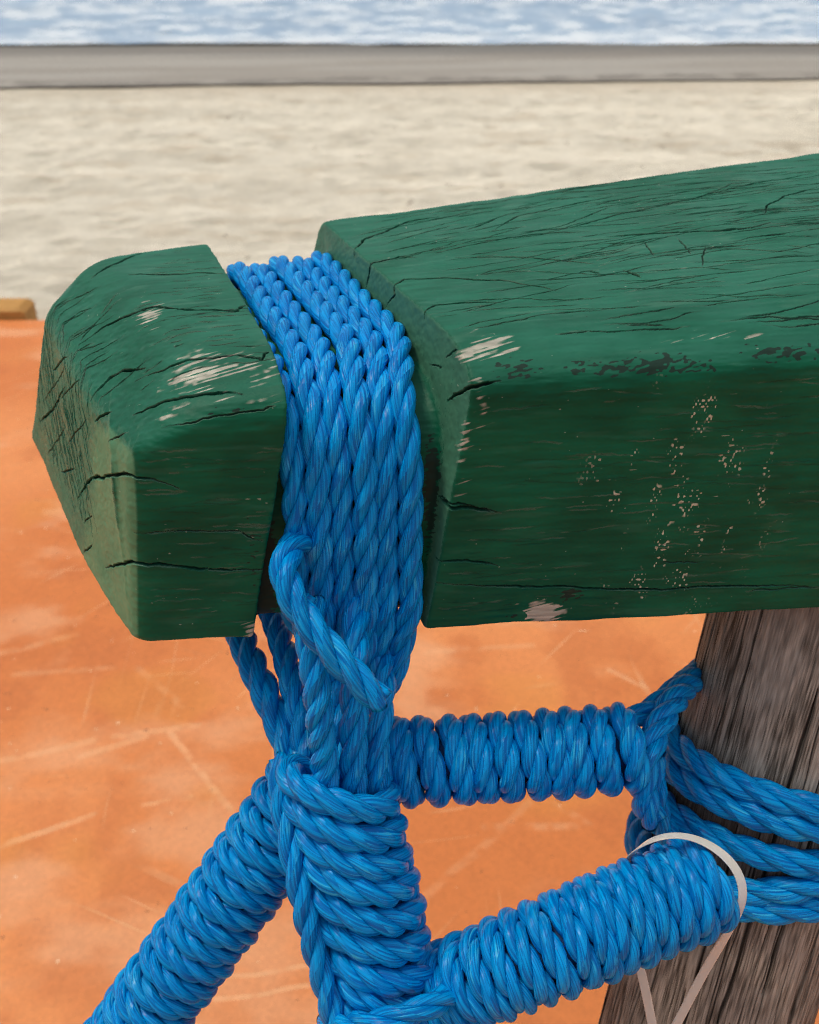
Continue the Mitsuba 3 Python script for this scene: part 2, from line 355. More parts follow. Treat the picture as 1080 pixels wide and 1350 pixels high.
# cracks: centre lines on the surface, in beam coordinates (along, across, up), with half width and depth in metres
import json
CRACKS = json.loads('''[{"w":0.00068,"d":0.003,"p":[[-0.0868,0.1997,0.0314],[-0.0589,0.1461,0.0668],[-0.042,0.115,0.0921]]},{"w":0.00068,"d":0.003,"p":[[-0.03,0.1134,0.1172],[-0.0169,0.1134,0.1265],[0.0035,0.1064,0.1369],[0.0145,0.1062,0.1403],[0.0277,0.0994,0.1417],[0.0404,0.0941,0.1425],[0.0581,0.0884,0.1436],[0.0665,0.1444,0.119]]},{"w":0.00068,"d":0.003,"p":[[-0.0159,0.0628,0.1074],[-0.0047,0.0661,0.1184],[0.0029,0.0648,0.1233],[0.015,0.054,0.128]]},{"w":0.00045,"d":0.0018,"p":[[0.01,0.0501,0.1231],[0.0249,0.0429,0.131],[0.0386,0.0397,0.137],[0.0501,0.0372,0.1394],[0.0612,0.0375,0.1406],[0.0736,0.0316,0.1405],[0.0834,0.0763,0.1191]]},{"w":0.00068,"d":0.003,"p":[[0.0118,0.0269,0.1162],[0.0251,0.0222,0.124],[0.0404,0.0151,0.1301],[0.0546,0.0116,0.1328],[0.0653,0.0089,0.1328]]},{"w":0.00068,"d":0.003,"p":[[-0.0409,0.0915,0.0343],[-0.021,0.0579,0.0655],[0.0097,0.005,0.095],[0.0212,0.0,0.0955],[0.0328,0.0,0.0905]]},{"w":0.00068,"d":0.003,"p":[[-0.0193,0.0413,0.0203],[0.0065,0.0025,0.0487],[0.0197,0.0,0.0482],[0.0323,0.0,0.046],[0.0441,0.0,0.045],[0.0559,0.0,0.044],[0.0677,0.0005,0.0426]]},{"w":0.00068,"d":0.003,"p":[[-0.0318,0.1722,0.1353],[-0.0179,0.1854,0.1398],[-0.0027,0.2039,0.1403]]},{"w":0.00068,"d":0.003,"p":[[-0.0082,0.1617,0.1401],[0.0039,0.1574,0.1409],[0.0159,0.1531,0.1417],[0.0349,0.1523,0.143],[0.0467,0.1478,0.1437]]},{"w":0.00028,"d":0.0009,"p":[[-0.0032,0.0303,0.099],[0.0102,0.0179,0.1119]]},{"w":0.00045,"d":0.0018,"p":[[-0.0412,0.0979,0.0503],[-0.0612,0.1369,0.0273]]},{"w":0.00045,"d":0.0018,"p":[[-0.0397,0.0794,0.0056],[-0.0288,0.0614,0.0226]]},{"w":0.00045,"d":0.0018,"p":[[-0.0295,0.1168,0.1188],[-0.0203,0.1234,0.1276]]},{"w":0.00045,"d":0.0018,"p":[[-0.0561,0.1476,0.0886],[-0.0379,0.1151,0.11]]},{"w":0.00045,"d":0.0018,"p":[[-0.0134,0.0526,0.101],[-0.0012,0.0397,0.1123]]},{"w":0.00028,"d":0.0009,"p":[[0.0091,0.0023,0.0662],[0.019,0.0,0.0674],[0.0284,0.0,0.0671],[0.0379,0.0,0.0668],[0.0473,0.0,0.0666],[0.0599,0.0,0.0645],[0.0713,0.0139,0.0534]]},{"w":0.00028,"d":0.0009,"p":[[0.0282,0.0054,0.1192],[0.0399,0.0023,0.1225],[0.0511,0.0018,0.1246],[0.0622,0.0021,0.1262],[0.075,0.002,0.1274],[0.0862,0.0364,0.1122]]},{"w":0.00028,"d":0.0009,"p":[[-0.0357,0.0774,0.027],[-0.0253,0.0598,0.0418]]},{"w":0.00028,"d":0.0009,"p":[[-0.0507,0.1304,0.0771],[-0.0249,0.0847,0.109],[-0.0198,0.0923,0.117]]},{"w":0.00028,"d":0.0009,"p":[[-0.0771,0.1845,0.0528],[-0.042,0.1184,0.1008],[-0.0339,0.1116,0.1133]]},{"w":0.00028,"d":0.0009,"p":[[-0.0188,0.1272,0.1299],[-0.0104,0.1381,0.1374]]},{"w":0.00028,"d":0.0009,"p":[[-0.0473,0.1146,0.0568],[-0.0196,0.0647,0.0972]]},{"w":0.00028,"d":0.0009,"p":[[-0.0808,0.18,0.0166],[-0.045,0.1134,0.0681]]},{"w":0.00068,"d":0.003,"p":[[0.1216,0.1683,0.1449],[0.1292,0.1895,0.1501],[0.1434,0.1993,0.1513],[0.1585,0.2153,0.1526],[0.1764,0.2187,0.1539]]},{"w":0.00068,"d":0.003,"p":[[0.1268,0.1445,0.1342],[0.135,0.1432,0.1498],[0.1466,0.1497,0.1507],[0.1557,0.1445,0.1513]]},{"w":0.00045,"d":0.0018,"p":[[0.136,0.1122,0.1339],[0.1407,0.1016,0.1453],[0.1466,0.1096,0.1501],[0.1584,0.1074,0.1509],[0.1701,0.1052,0.1517],[0.1786,0.1013,0.1522],[0.187,0.0975,0.1528],[0.1952,0.0937,0.1533]]},{"w":0.00045,"d":0.0018,"p":[[0.1524,0.061,0.1461],[0.1588,0.0687,0.1504],[0.1729,0.0689,0.1513],[0.1816,0.0656,0.1519],[0.1902,0.0623,0.1525]]},{"w":0.00068,"d":0.003,"p":[[0.1597,0.0223,0.1198],[0.1664,0.0055,0.133],[0.1735,0.0022,0.1363],[0.1812,0.0029,0.1377]]},{"w":0.00045,"d":0.0018,"p":[[0.1553,0.0126,0.0731],[0.1633,0.0,0.077],[0.173,0.0,0.0734],[0.1841,0.0,0.0696]]},{"w":0.00028,"d":0.0009,"p":[[0.154,0.0463,0.1277],[0.1581,0.0341,0.132]]},{"w":0.00028,"d":0.0009,"p":[[0.1592,0.0328,0.1369],[0.1642,0.0208,0.1459]]},{"w":0.00045,"d":0.0018,"p":[[0.1834,0.1598,0.1534],[0.1986,0.1615,0.1545],[0.214,0.1632,0.1556],[0.2295,0.165,0.1567],[0.2441,0.1637,0.1577],[0.2586,0.1624,0.1587]]},{"w":0.0009,"d":0.003,"p":[[0.2655,0.1505,0.159],[0.2815,0.1487,0.1601],[0.2976,0.1469,0.1612],[0.3104,0.1445,0.1621],[0.3232,0.1421,0.1629],[0.3346,0.1417,0.1637],[0.3461,0.1413,0.1645],[0.3591,0.1471,0.1655]]},{"w":0.00068,"d":0.003,"p":[[0.3441,0.126,0.1641],[0.3591,0.1257,0.1652]]},{"w":0.00045,"d":0.0018,"p":[[0.204,0.1796,0.1552],[0.2266,0.2042,0.1571],[0.2415,0.2104,0.1583],[0.2566,0.2168,0.1594],[0.2765,0.2238,0.1609],[0.2968,0.2309,0.1624]]},{"w":0.00045,"d":0.0018,"p":[[0.2445,0.1702,0.1579],[0.2669,0.1803,0.1596],[0.2882,0.1912,0.1612],[0.313,0.1978,0.1631]]},{"w":0.00045,"d":0.0018,"p":[[0.2461,0.2504,0.1591],[0.2646,0.248,0.1604],[0.283,0.2457,0.1617],[0.3003,0.2467,0.1629],[0.3177,0.2477,0.1641],[0.3352,0.2487,0.1654]]},{"w":0.00028,"d":0.0009,"p":[[0.1861,0.2137,0.1545],[0.2004,0.2183,0.1555],[0.215,0.223,0.1566]]},{"w":0.00045,"d":0.0018,"p":[[0.3189,0.2034,0.1636],[0.3332,0.2083,0.1646],[0.3477,0.2132,0.1657],[0.365,0.2193,0.167],[0.3826,0.2256,0.1683],[0.4024,0.2312,0.1698],[0.4226,0.237,0.1713]]},{"w":0.00045,"d":0.0018,"p":[[0.189,0.1878,0.1543],[0.2122,0.2052,0.1561]]},{"w":0.00045,"d":0.0018,"p":[[0.1767,0.1374,0.1526],[0.1877,0.1345,0.1534],[0.1985,0.1317,0.1541],[0.2093,0.1289,0.1548],[0.2196,0.1238,0.1554],[0.2297,0.1188,0.1561],[0.241,0.1118,0.1567],[0.2521,0.1049,0.1574]]},{"w":0.00045,"d":0.0018,"p":[[0.1728,0.1049,0.1519],[0.1853,0.0987,0.1527],[0.1977,0.0926,0.1534],[0.209,0.0823,0.1541],[0.2199,0.0723,0.1547]]},{"w":0.00028,"d":0.0009,"p":[[0.1686,0.0709,0.1511],[0.1789,0.0683,0.1518],[0.189,0.0659,0.1524],[0.1991,0.0634,0.1531],[0.2092,0.0609,0.1538],[0.2217,0.0596,0.1546],[0.2343,0.0582,0.1555],[0.2468,0.0569,0.1563]]},{"w":0.00028,"d":0.0009,"p":[[0.3064,0.2038,0.1627],[0.3195,0.2052,0.1636],[0.3326,0.2065,0.1646],[0.3537,0.2212,0.1663],[0.3757,0.2366,0.168]]},{"w":0.00045,"d":0.0018,"p":[[0.3624,0.1631,0.166],[0.3696,0.1787,0.1667],[0.3877,0.1953,0.1682],[0.4126,0.2065,0.1701]]},{"w":0.00028,"d":0.0009,"p":[[0.3035,0.1232,0.1613],[0.3202,0.1121,0.1623],[0.3303,0.1062,0.1629],[0.3402,0.1003,0.1635],[0.35,0.0945,0.1641],[0.3609,0.0885,0.1648]]},{"w":0.00028,"d":0.0009,"p":[[0.2691,0.0881,0.1583],[0.2828,0.0868,0.1593],[0.2966,0.0855,0.1602],[0.3066,0.0813,0.1609],[0.3165,0.0771,0.1615]]},{"w":0.00028,"d":0.0009,"p":[[0.2494,0.1397,0.1577],[0.2604,0.1379,0.1585],[0.2714,0.1361,0.1592],[0.2823,0.1342,0.16],[0.2932,0.1324,0.1607]]},{"w":0.00028,"d":0.0009,"p":[[0.3073,0.057,0.1605],[0.3221,0.0602,0.1616],[0.3371,0.0635,0.1627],[0.3515,0.0671,0.1638]]},{"w":0.00028,"d":0.0009,"p":[[0.3019,0.136,0.1614],[0.2999,0.1066,0.1608]]},{"w":0.00028,"d":0.0009,"p":[[0.2827,0.1357,0.16],[0.2807,0.1095,0.1595]]},{"w":0.00028,"d":0.0009,"p":[[0.3128,0.1203,0.1619],[0.2998,0.0873,0.1605]]},{"w":0.00068,"d":0.003,"p":[[0.2427,0.0957,0.1566],[0.247,0.0918,0.1569]]},{"w":0.00068,"d":0.003,"p":[[0.2599,0.0934,0.1578],[0.2654,0.0813,0.158]]},{"w":0.00028,"d":0.0009,"p":[[0.2096,0.1646,0.1554],[0.2276,0.1705,0.1567],[0.2458,0.1766,0.1581],[0.2659,0.1931,0.1597],[0.287,0.2104,0.1614]]},{"w":0.00028,"d":0.0009,"p":[[0.2088,0.1054,0.1544],[0.221,0.1001,0.1552],[0.233,0.0949,0.1559],[0.2448,0.0898,0.1567],[0.2551,0.0886,0.1574],[0.2654,0.0874,0.1581],[0.2756,0.0862,0.1588]]},{"w":0.00028,"d":0.0009,"p":[[0.2428,0.2333,0.1587],[0.2571,0.2324,0.1597],[0.2715,0.2315,0.1607],[0.2858,0.2306,0.1617]]},{"w":0.00028,"d":0.0009,"p":[[0.3206,0.1698,0.1632],[0.3345,0.1711,0.1642],[0.3485,0.1725,0.1652],[0.3626,0.1738,0.1662],[0.3796,0.1717,0.1673],[0.3965,0.1697,0.1685]]},{"w":0.00028,"d":0.0009,"p":[[0.352,0.1084,0.1644],[0.3653,0.0985,0.1652]]},{"w":0.00028,"d":0.0009,"p":[[0.2707,0.0697,0.1582],[0.2814,0.0675,0.1589],[0.2921,0.0653,0.1596],[0.3028,0.0632,0.1603]]},{"w":0.00068,"d":0.003,"p":[[0.1562,0.0105,0.0733],[0.1683,0.0,0.0748],[0.1791,0.0,0.0707]]},{"w":0.00045,"d":0.0018,"p":[[0.1534,0.0047,0.0424],[0.1693,0.0,0.0429],[0.1841,-0.0,0.0387]]},{"w":0.00045,"d":0.0018,"p":[[0.1531,0.0006,0.0301],[0.1666,0.0,0.0292],[0.1803,0.0,0.0278],[0.1941,0.0,0.0265],[0.2059,0.0,0.0254],[0.2178,0.0,0.0244],[0.2297,0.0,0.0233],[0.2417,0.0,0.0222],[0.2532,0.0,0.0216],[0.2648,-0.0,0.0209],[0.2765,0.0,0.0202],[0.2882,0.0,0.0194],[0.3,0.0,0.0187],[0.3137,0.0,0.0178],[0.3275,0.0,0.0169],[0.3413,-0.0,0.0159],[0.3553,0.0,0.0149]]},{"w":0.00028,"d":0.0009,"p":[[0.2666,0.0,0.0363],[0.2781,0.0,0.0356],[0.2896,-0.0,0.035]]},{"w":0.00028,"d":0.0009,"p":[[0.3163,0.0,0.0149],[0.3293,0.0,0.0148],[0.3423,-0.0,0.0146],[0.3554,0.0,0.0145]]}]''')  # CRACKDATA


def beam_dir(x, n):
    """the direction in which the timber splits: along the grain, across the end face slanting with the rings"""
    g = np.array([1.0, 0, 0])
    if n[0] < -0.6:
        g = np.array([0.15, 0.75, 0.75])
    if n[2] > .75 and x[0] > .12:      # the top splits along the swirl of its grain
        g = np.array([1.0, .42 * min(max((x[1] - .03) / .12, 0), 1) * max(1 - (x[0] - .12) / .26, 0), 0])
    t = g - n * (g @ n)
    return t / np.linalg.norm(t)


samples = []   # x, y, z, half width, depth
def add_crack(pts, hw, dep):
    pts = np.asarray(pts, float)
    seg = np.linalg.norm(np.diff(pts, axis=0), axis=1)
    s = np.concatenate([[0], np.cumsum(seg)])
    k = max(int(s[-1] / .0003), 4)
    u = np.linspace(0, s[-1], k)
    c = np.stack([np.interp(u, s, pts[:, i]) for i in range(3)], 1)
    sm = min(9, k // 2 * 2 - 1)
    jit = np.cumsum(rng.normal(0, 1, (k, 3)), 0)
    jit -= np.linspace(0, 1, k)[:, None] * jit[-1]
    c = c + jit * .00009
    c = onto(c, 2)
    t = u / s[-1]
    w = hw * np.clip(np.minimum(t, 1 - t) * 5, .25, 1) * (0.7 + 0.5 * meshkit.noise(np.stack([u * 300, u * 0 + hw * 9e4, u * 0 + len(samples)], 1)))
    samples.append(np.column_stack([c, w, dep * w / hw]))


for c in CRACKS:
    add_crack(c['p'], c['w'], c['d'])
# hairline checks scattered over the faces, following the grain
def scatter(count, lo, hi, face, lens, hw, dep, wander):
    for _ in range(count):
        x = rng.uniform(lo, hi)
        x = onto(x[None], 6)[0]
        n = beam_grad(x[None])[0]
        if n @ face < .75:
            continue
        L = rng.uniform(*lens)
        k = max(int(L / .002), 3)
        pts, ang = [x], rng.normal(0, wander)
        for _ in range(k):
            n = beam_grad(pts[-1][None])[0]
            t = beam_dir(pts[-1], n)
            b = np.cross(n, t)
            ang = ang * .93 + rng.normal(0, wander * .35)
            pts.append(pts[-1] + .002 * (t * math.cos(ang) + b * math.sin(ang)))
        add_crack(np.array(pts), hw * rng.uniform(.7, 1.3), dep)
scatter(270, [.12, .02, .15], [.46, .29, .175], np.array([0, 0, 1.0]), (.012, .09), .00029, .0007, .16)
scatter(120, [.0, .03, .13], [.09, .2, .15], np.array([0, 0, 1.0]), (.006, .03), .00022, .0004, .12)
scatter(130, [.15, 0, .01], [.34, .001, .135], np.array([0, -1.0, 0]), (.006, .04), .00015, .00018, .06)
scatter(90, [.01, 0, .01], [.085, .001, .12], np.array([0, -1.0, 0]), (.006, .03), .00015, .00018, .06)
scatter(220, [-.11, .04, .02], [-.02, .24, .12], np.array([-.9, -.4, 0]), (.008, .05), .00026, .0006, .22)
SMP = np.vstack(samples)
crack_tree = cKDTree(SMP[:, :3])
V = onto(V, 5)
for level, reach in ((0, None), (1, .0016)):
    C = V[F].mean(1)
    if level == 0:
        nrm = np.cross(V[F[:, 1]] - V[F[:, 0]], V[F[:, 2]] - V[F[:, 0]])
        nrm /= np.maximum(np.linalg.norm(nrm, axis=1, keepdims=True), 1e-12)
        eye = to_local(EYE)
        sel = (np.einsum('ij,ij->i', nrm, eye - C) > -.02) & (C[:, 0] < .49)
    else:
        d, _ = crack_tree.query(C, distance_upper_bound=reach)
        sel = np.isfinite(d)
    V, F = trimesh.remesh.subdivide(V, F, face_index=np.nonzero(sel)[0])[:2]
V = onto(V, 2)
N = beam_grad(V)
d, i = crack_tree.query(V, distance_upper_bound=.004)
ok = np.isfinite(d)
hw = np.where(ok, SMP[np.where(ok, i, 0), 3], 1.0)
dep = np.where(ok, SMP[np.where(ok, i, 0), 4], 0.0)
d = np.where(ok, d, 9.0)
prof = np.clip(1 - (d / (hw + .00022)) ** 2, 0, 1)
lip = np.exp(-((d - hw * 1.8) / (hw * 1.2)) ** 2) * ok
dark = np.clip(1.35 - d / (hw + .0002), 0, 1) * np.clip(dep / .0004, 0, 1)
q = V * [14, 120, 120]
hand = (meshkit.fbm(V * 26, 3, 4) - .5) * .0022 + (meshkit.fbm(V * [60, 420, 420], 3, 8) - .5) * .0008 + (meshkit.fbm(V * 190, 2, 3) - .5) * .0004
V = V + N * (hand - dep * prof + .00012 * lip)[:, None]

# where the paint is gone: > 0 to bare pale wood, < 0 to dark flecks (centre, half sizes along x across x up, amount)
WEAR = [((.042, .028, .137), (.036, .020, .012), .58), ((.072, .020, .139), (.020, .009, .007), .66), ((.026, .006, .127), (.012, .008, .006), .72),
        ((.060, .003, .131), (.025, .006, .003), .55), ((.010, .085, .140), (.010, .035, .006), .62),
        ((.178, .018, .149), (.020, .015, .010), .64), ((.255, .010, .153), (.030, .008, .006), .42), ((.292, .012, .155), (.026, .006, .005), .80),
        ((.172, .004, .135), (.006, .008, .020), .44), ((.165, .0, .11), (.004, .006, .03), .40),
        ((.208, .0, .0075), (.011, .004, .0085), 1.15), ((.063, .004, .004), (.010, .012, .010), .9), ((.36, .0, .14), (.006, .005, .005), 1.0),
        ((.245, .003, .143), (.060, .010, .0075), -1.0), ((.31, .003, .147), (.040, .010, .007), -1.0), ((.19, .006, .142), (.022, .012, .008), -.9),
        ((.195, .0, .006), (.010, .003, .004), -1.0), ((.222, .0, .018), (.012, .003, .006), -1.0), ((.055, .002, .128), (.03, .006, .003), -.9),
        ((.064, .013, .045), (.010, .012, .055), -2.2), ((.152, .016, .075), (.006, .010, .07), -1.25), ((.29, .05, .158), (.02, .012, .01), -.6), ((.225, .04, .154), (.03, .012, .01), -.5)]
wear = np.zeros(len(V))
for c, r, a in WEAR:
    e = np.exp(-1.1 * (((V - c) / r) ** 2).sum(1)) * a
    wear = np.where(np.abs(e) > np.abs(wear), e, wear)
FM = far_part.refine_to_length(.02).to_mesh()
FV, FF = onto(np.array(FM.vert_properties[:, :3], float)), np.array(FM.tri_verts)
BV = np.vstack([V, FV]); BF = np.vstack([F, FF + len(V)])
BUV = np.vstack([np.stack([dark, wear], 1), np.zeros((len(FV), 2))])


def beam_color(p, n, uv):
    qx, qy = p.x - float(B0[0]), p.y - float(B0[1])
    u = qx * float(BA[0]) + qy * float(BA[1])
    w = qx * float(BW[0]) + qy * float(BW[1])
    z = p.z - float(B0[2])
    crack, wr = uv.x, uv.y
    grain = noise(u * 60, w * 900, z * 900)
    grain2 = fbm(u * 22, w * 260, z * 260, 3)
    blot = fbm(u * 30, w * 30, z * 30, 3)
    c = mix((0.0010, 0.070, 0.038), (0.0018, 0.100, 0.054), smoothstep(0.3, 0.7, blot))
    # paint chalks where the weather gets at it
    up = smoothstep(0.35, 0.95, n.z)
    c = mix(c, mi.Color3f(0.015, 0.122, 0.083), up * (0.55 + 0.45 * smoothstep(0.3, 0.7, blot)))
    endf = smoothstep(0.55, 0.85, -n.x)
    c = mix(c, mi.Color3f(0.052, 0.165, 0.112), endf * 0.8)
    c = c * (0.78 + 0.44 * grain2)
    scuff = smoothstep(0.60, 0.80, fbm(u * 40, w * 190, z * 190 + 3, 3)) * 0.30
    c = mix(c, mi.Color3f(0.07, 0.19, 0.14), scuff * (0.4 + 0.6 * up))
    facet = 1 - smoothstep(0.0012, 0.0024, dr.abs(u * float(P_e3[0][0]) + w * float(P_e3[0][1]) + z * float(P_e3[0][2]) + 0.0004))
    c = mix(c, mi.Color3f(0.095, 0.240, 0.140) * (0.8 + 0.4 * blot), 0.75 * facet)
    lipm = smoothstep(0.03, 0.22, crack) * (1 - smoothstep(0.30, 0.55, crack)) * smoothstep(0.35, 0.7, fbm(u * 90, w * 90, z * 90 + 2, 2))
    c = mix(c, mi.Color3f(0.16, 0.26, 0.20), 0.35 * lipm)
    speck = smoothstep(0.955, 0.985, noise(u * 330, w * 420, z * 420 + 9))
    c = mix(c, mi.Color3f(0.26, 0.33, 0.28), 0.7 * speck)
    # splashes of pale paint on the front
    ex = dr.square((u - 0.272) / 0.035) + dr.square((z - 0.070) / 0.048)
    front = smoothstep(0.6, 0.9, n.z * 0 + dr.maximum(-n.y, 0))
    dots = smoothstep(0.70, 0.80, noise(u * 1050, 3.0, z * 620)) * smoothstep(0.66, 0.78, 0.7 * noise(u * 150, 8.0, z * 42) + 0.3 * noise(u * 260, 5.0, z * 200) + 0.10 * dr.exp(-ex))
    c = mix(c, mi.Color3f(0.46, 0.49, 0.40), 0.9 * front * dots * smoothstep(2.6, 1.2, ex))
    # bare wood and flaked spots
    sl = z + 0.5 * w - 0.30 * u
    st = 0.75 * noise(u * 80 + z * 40, sl * 1050, 5.0) + 0.25 * noise(u * 420, w * 420, z * 420)
    bare = smoothstep(-0.06, 0.20, wr - 0.97 + st)
    wood = mix((0.30, 0.30, 0.26), (0.60, 0.59, 0.53), grain) * (0.55 + 0.7 * grain2)
    c = mix(c, wood, 0.9 * bare)
    fl = 0.6 * noise(u * 270 + z * 120, sl * 860, 2.0) + 0.4 * noise(u * 620, w * 800, z * 800 + 4)
    c = mix(c, mi.Color3f(0.012, 0.022, 0.020), 0.85 * smoothstep(0.0, 0.06, -wr - 1.36 + fl * 1.05))
    return mix(c, mi.Color3f(0.006, 0.014, 0.013), dr.clip(crack, 0, 1) * 0.92)


def beam_rough(p, n, uv):
    return 0.33 + 0.28 * fbm(p.x * 60, p.y * 60, p.z * 60, 2) + 0.25 * dr.clip(uv.y, 0, 1)


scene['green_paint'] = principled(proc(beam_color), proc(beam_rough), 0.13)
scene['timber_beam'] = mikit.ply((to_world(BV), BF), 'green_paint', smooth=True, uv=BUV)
tag('timber_beam', 'thick cracked green painted timber beam with a chamfered end and a groove for rope', 'beam')


# ------------------------------------------------------------------ rope
def spline(pts, step, closed=False):
    """a smooth curve through the points, sampled evenly"""
    pts = np.asarray(pts, float)
    from scipy.interpolate import CubicSpline
    if closed:
        pts = np.vstack([pts, pts[:1]])
    s = np.concatenate([[0], np.cumsum(np.sqrt(np.linalg.norm(np.diff(pts, axis=0), axis=1)))])
    cs = CubicSpline(s, pts, bc_type='periodic' if closed else 'natural')
    d = cs(np.linspace(0, s[-1], 1200))
    a = np.concatenate([[0], np.cumsum(np.linalg.norm(np.diff(d, axis=0), axis=1))])
    n = max(int(a[-1] / step), 6)
    u = np.linspace(0, a[-1], n + 1)
    return np.stack([np.interp(u, a, d[:, k]) for k in range(3)], 1)


def frames(P):
    t = np.gradient(P, axis=0)
    t /= np.maximum(np.linalg.norm(t, axis=1, keepdims=True), 1e-12)
    a = np.array([0, 0, 1.0]) if abs(t[0][2]) < .8 else np.array([1.0, 0, 0])
    n = np.cross(t[0], a); n /= np.linalg.norm(n)
    N = [n]
    for k in range(1, len(P)):
        n = N[-1] - t[k] * (N[-1] @ t[k])
        N.append(n / np.linalg.norm(n))
    N = np.array(N)
    return t, N, np.cross(t, N)


RING = 15


def strands(P, R, pitch, phase=0.0, taper=None, fuzz=0.03, seed=0):
    """three laid strands round the centre line P: a list of (ring points [n, RING + 1, 3], uv)"""
    t, N, B = frames(P)
    s = np.concatenate([[0], np.cumsum(np.linalg.norm(np.diff(P, axis=0), axis=1))])
    out = []
    for k in range(3):
        lay = s * 2 * np.pi / pitch + 0.35 * (meshkit.noise(np.stack([s * 30, s * 0 + seed, s * 0], 1)) - .5)
        ph = lay + 2 * np.pi * k / 3 + phase
        rad = np.cos(ph)[:, None] * N + np.sin(ph)[:, None] * B
        Rk = np.broadcast_to(R, s.shape) * (1 + fuzz * 2 * (meshkit.noise(np.stack([s * 70, s * 0 + k * 7.3, s * 0 + seed], 1)) - .5))
        if taper is not None:
            Rk = Rk * taper(s / s[-1])
        c = P + rad * (0.49 * Rk)[:, None]
        ct = np.gradient(c, axis=0); ct /= np.linalg.norm(ct, axis=1, keepdims=True)
        e1 = rad - ct * np.einsum('ij,ij->i', rad, ct)[:, None]; e1 /= np.linalg.norm(e1, axis=1, keepdims=True)
        e2 = np.cross(ct, e1)
        al = np.linspace(0, 2 * np.pi, RING + 1)
        ring = c[:, None] + (0.505 * Rk)[:, None, None] * (np.cos(al)[None, :, None] * e1[:, None] + 1.06 * np.sin(al)[None, :, None] * e2[:, None])
        uv = np.stack([np.broadcast_to(al / (2 * np.pi), (len(s), RING + 1)), np.broadcast_to(s[:, None] * 10 + seed * 3.7 + k * 1.3, (len(s), RING + 1))], -1)
        out.append((ring, uv))
    return out


def tube_mesh(ring, cap=(False, False)):
    n, m = ring.shape[:2]
    v = ring.reshape(-1, 3)
    i, j = np.meshgrid(np.arange(n - 1), np.arange(m - 1), indexing='ij')
    a = (i * m + j).ravel()
    f = np.vstack([np.stack([a, a + 1, a + m + 1], 1), np.stack([a, a + m + 1, a + m], 1)])
    extra, ef = [], []
    for end, on in zip((0, n - 1), cap):
        if on:
            cen = len(v) + len(extra)
            extra.append(ring[end, :-1].mean(0))
            b = end * m + np.arange(m - 1)
            ef.append(np.stack([b + 1, b, b * 0 + cen] if end == 0 else [b, b + 1, b * 0 + cen], 1))
    if extra:
        v = np.vstack([v, extra]); f = np.vstack([f, *ef])
    return v, f


def put_rope(key, sts, lo=0, hi=None, cap=(False, False), mat='rope_fibre'):
    """one length of rope: three strand entries under key"""
    for k, (ring, uv) in enumerate(sts):
        r, w = ring[lo:hi], uv[lo:hi].reshape(-1, 2)
        v, f = tube_mesh(r, cap)
        if len(v) > len(w):
            w = np.vstack([w, np.tile(w[-1], (len(v) - len(w), 1))])
        scene[f'{key}__{num("strand", k)}'] = mikit.ply((v, f), mat, smooth=True, uv=w)


SPIN = 75.0     # the fibres turn against the lay of the strands


def rope_color(p, n, uv):
    a = uv.x * 26 + uv.y * SPIN
    s = uv.y * 9
    fib = noise(a * 1.6, s, 1.0) * 0.6 + 0.4 * noise(a * 3.4, s * 1.7, 4.0)
    c = mix((0.000, 0.120, 0.450), (0.000, 0.315, 0.780), smoothstep(0.2, 0.8, fib))
    c = c * (0.86 + 0.28 * fbm(p.x * 40, p.y * 40, p.z * 40, 2))
    worn_glint = smoothstep(0.66, 0.86, noise(a * 2.4, s * 0.8, 9.0)) * smoothstep(0.45, 0.75, noise(p.x * 90, p.y * 90, p.z * 90))
    c = mix(c, mi.Color3f(0.05, 0.48, 0.78), 0.75 * worn_glint)  # pale worn fibres, with glints and sheen painted into the rope colour
    dirt = smoothstep(0.62, 0.80, fbm(p.x * 55 + 4, p.y * 55, p.z * 55, 3))
    c = mix(c, mi.Color3f(0.000, 0.075, 0.26), 0.25 * dirt)
    sand = smoothstep(0.86, 0.95, noise(p.x * 900, p.y * 900, p.z * 900)) * smoothstep(0.55, 0.75, fbm(p.x * 35, p.y * 35 + 6, p.z * 35, 2))
    return mix(c, mi.Color3f(0.36, 0.38, 0.36), 0.25 * sand)


def rope_bump(p, n, uv):
    a = uv.x * 26 + uv.y * SPIN
    return noise(a * 1.6, uv.y * 9, 1.0) + 0.6 * noise(a * 3.4, uv.y * 15, 4.0)


scene['rope_fibre'] = bumped(principled(proc(rope_color), 0.26, 0.12), rope_bump, 0.00022, 1e-4)
scene['loose_fibre'] = principled(rgb(0.03, 0.33, 0.62), 0.4, 0.3)
scene['rope_heart'] = principled(rgb(0.0, 0.035, 0.14), 0.7, 0.3)


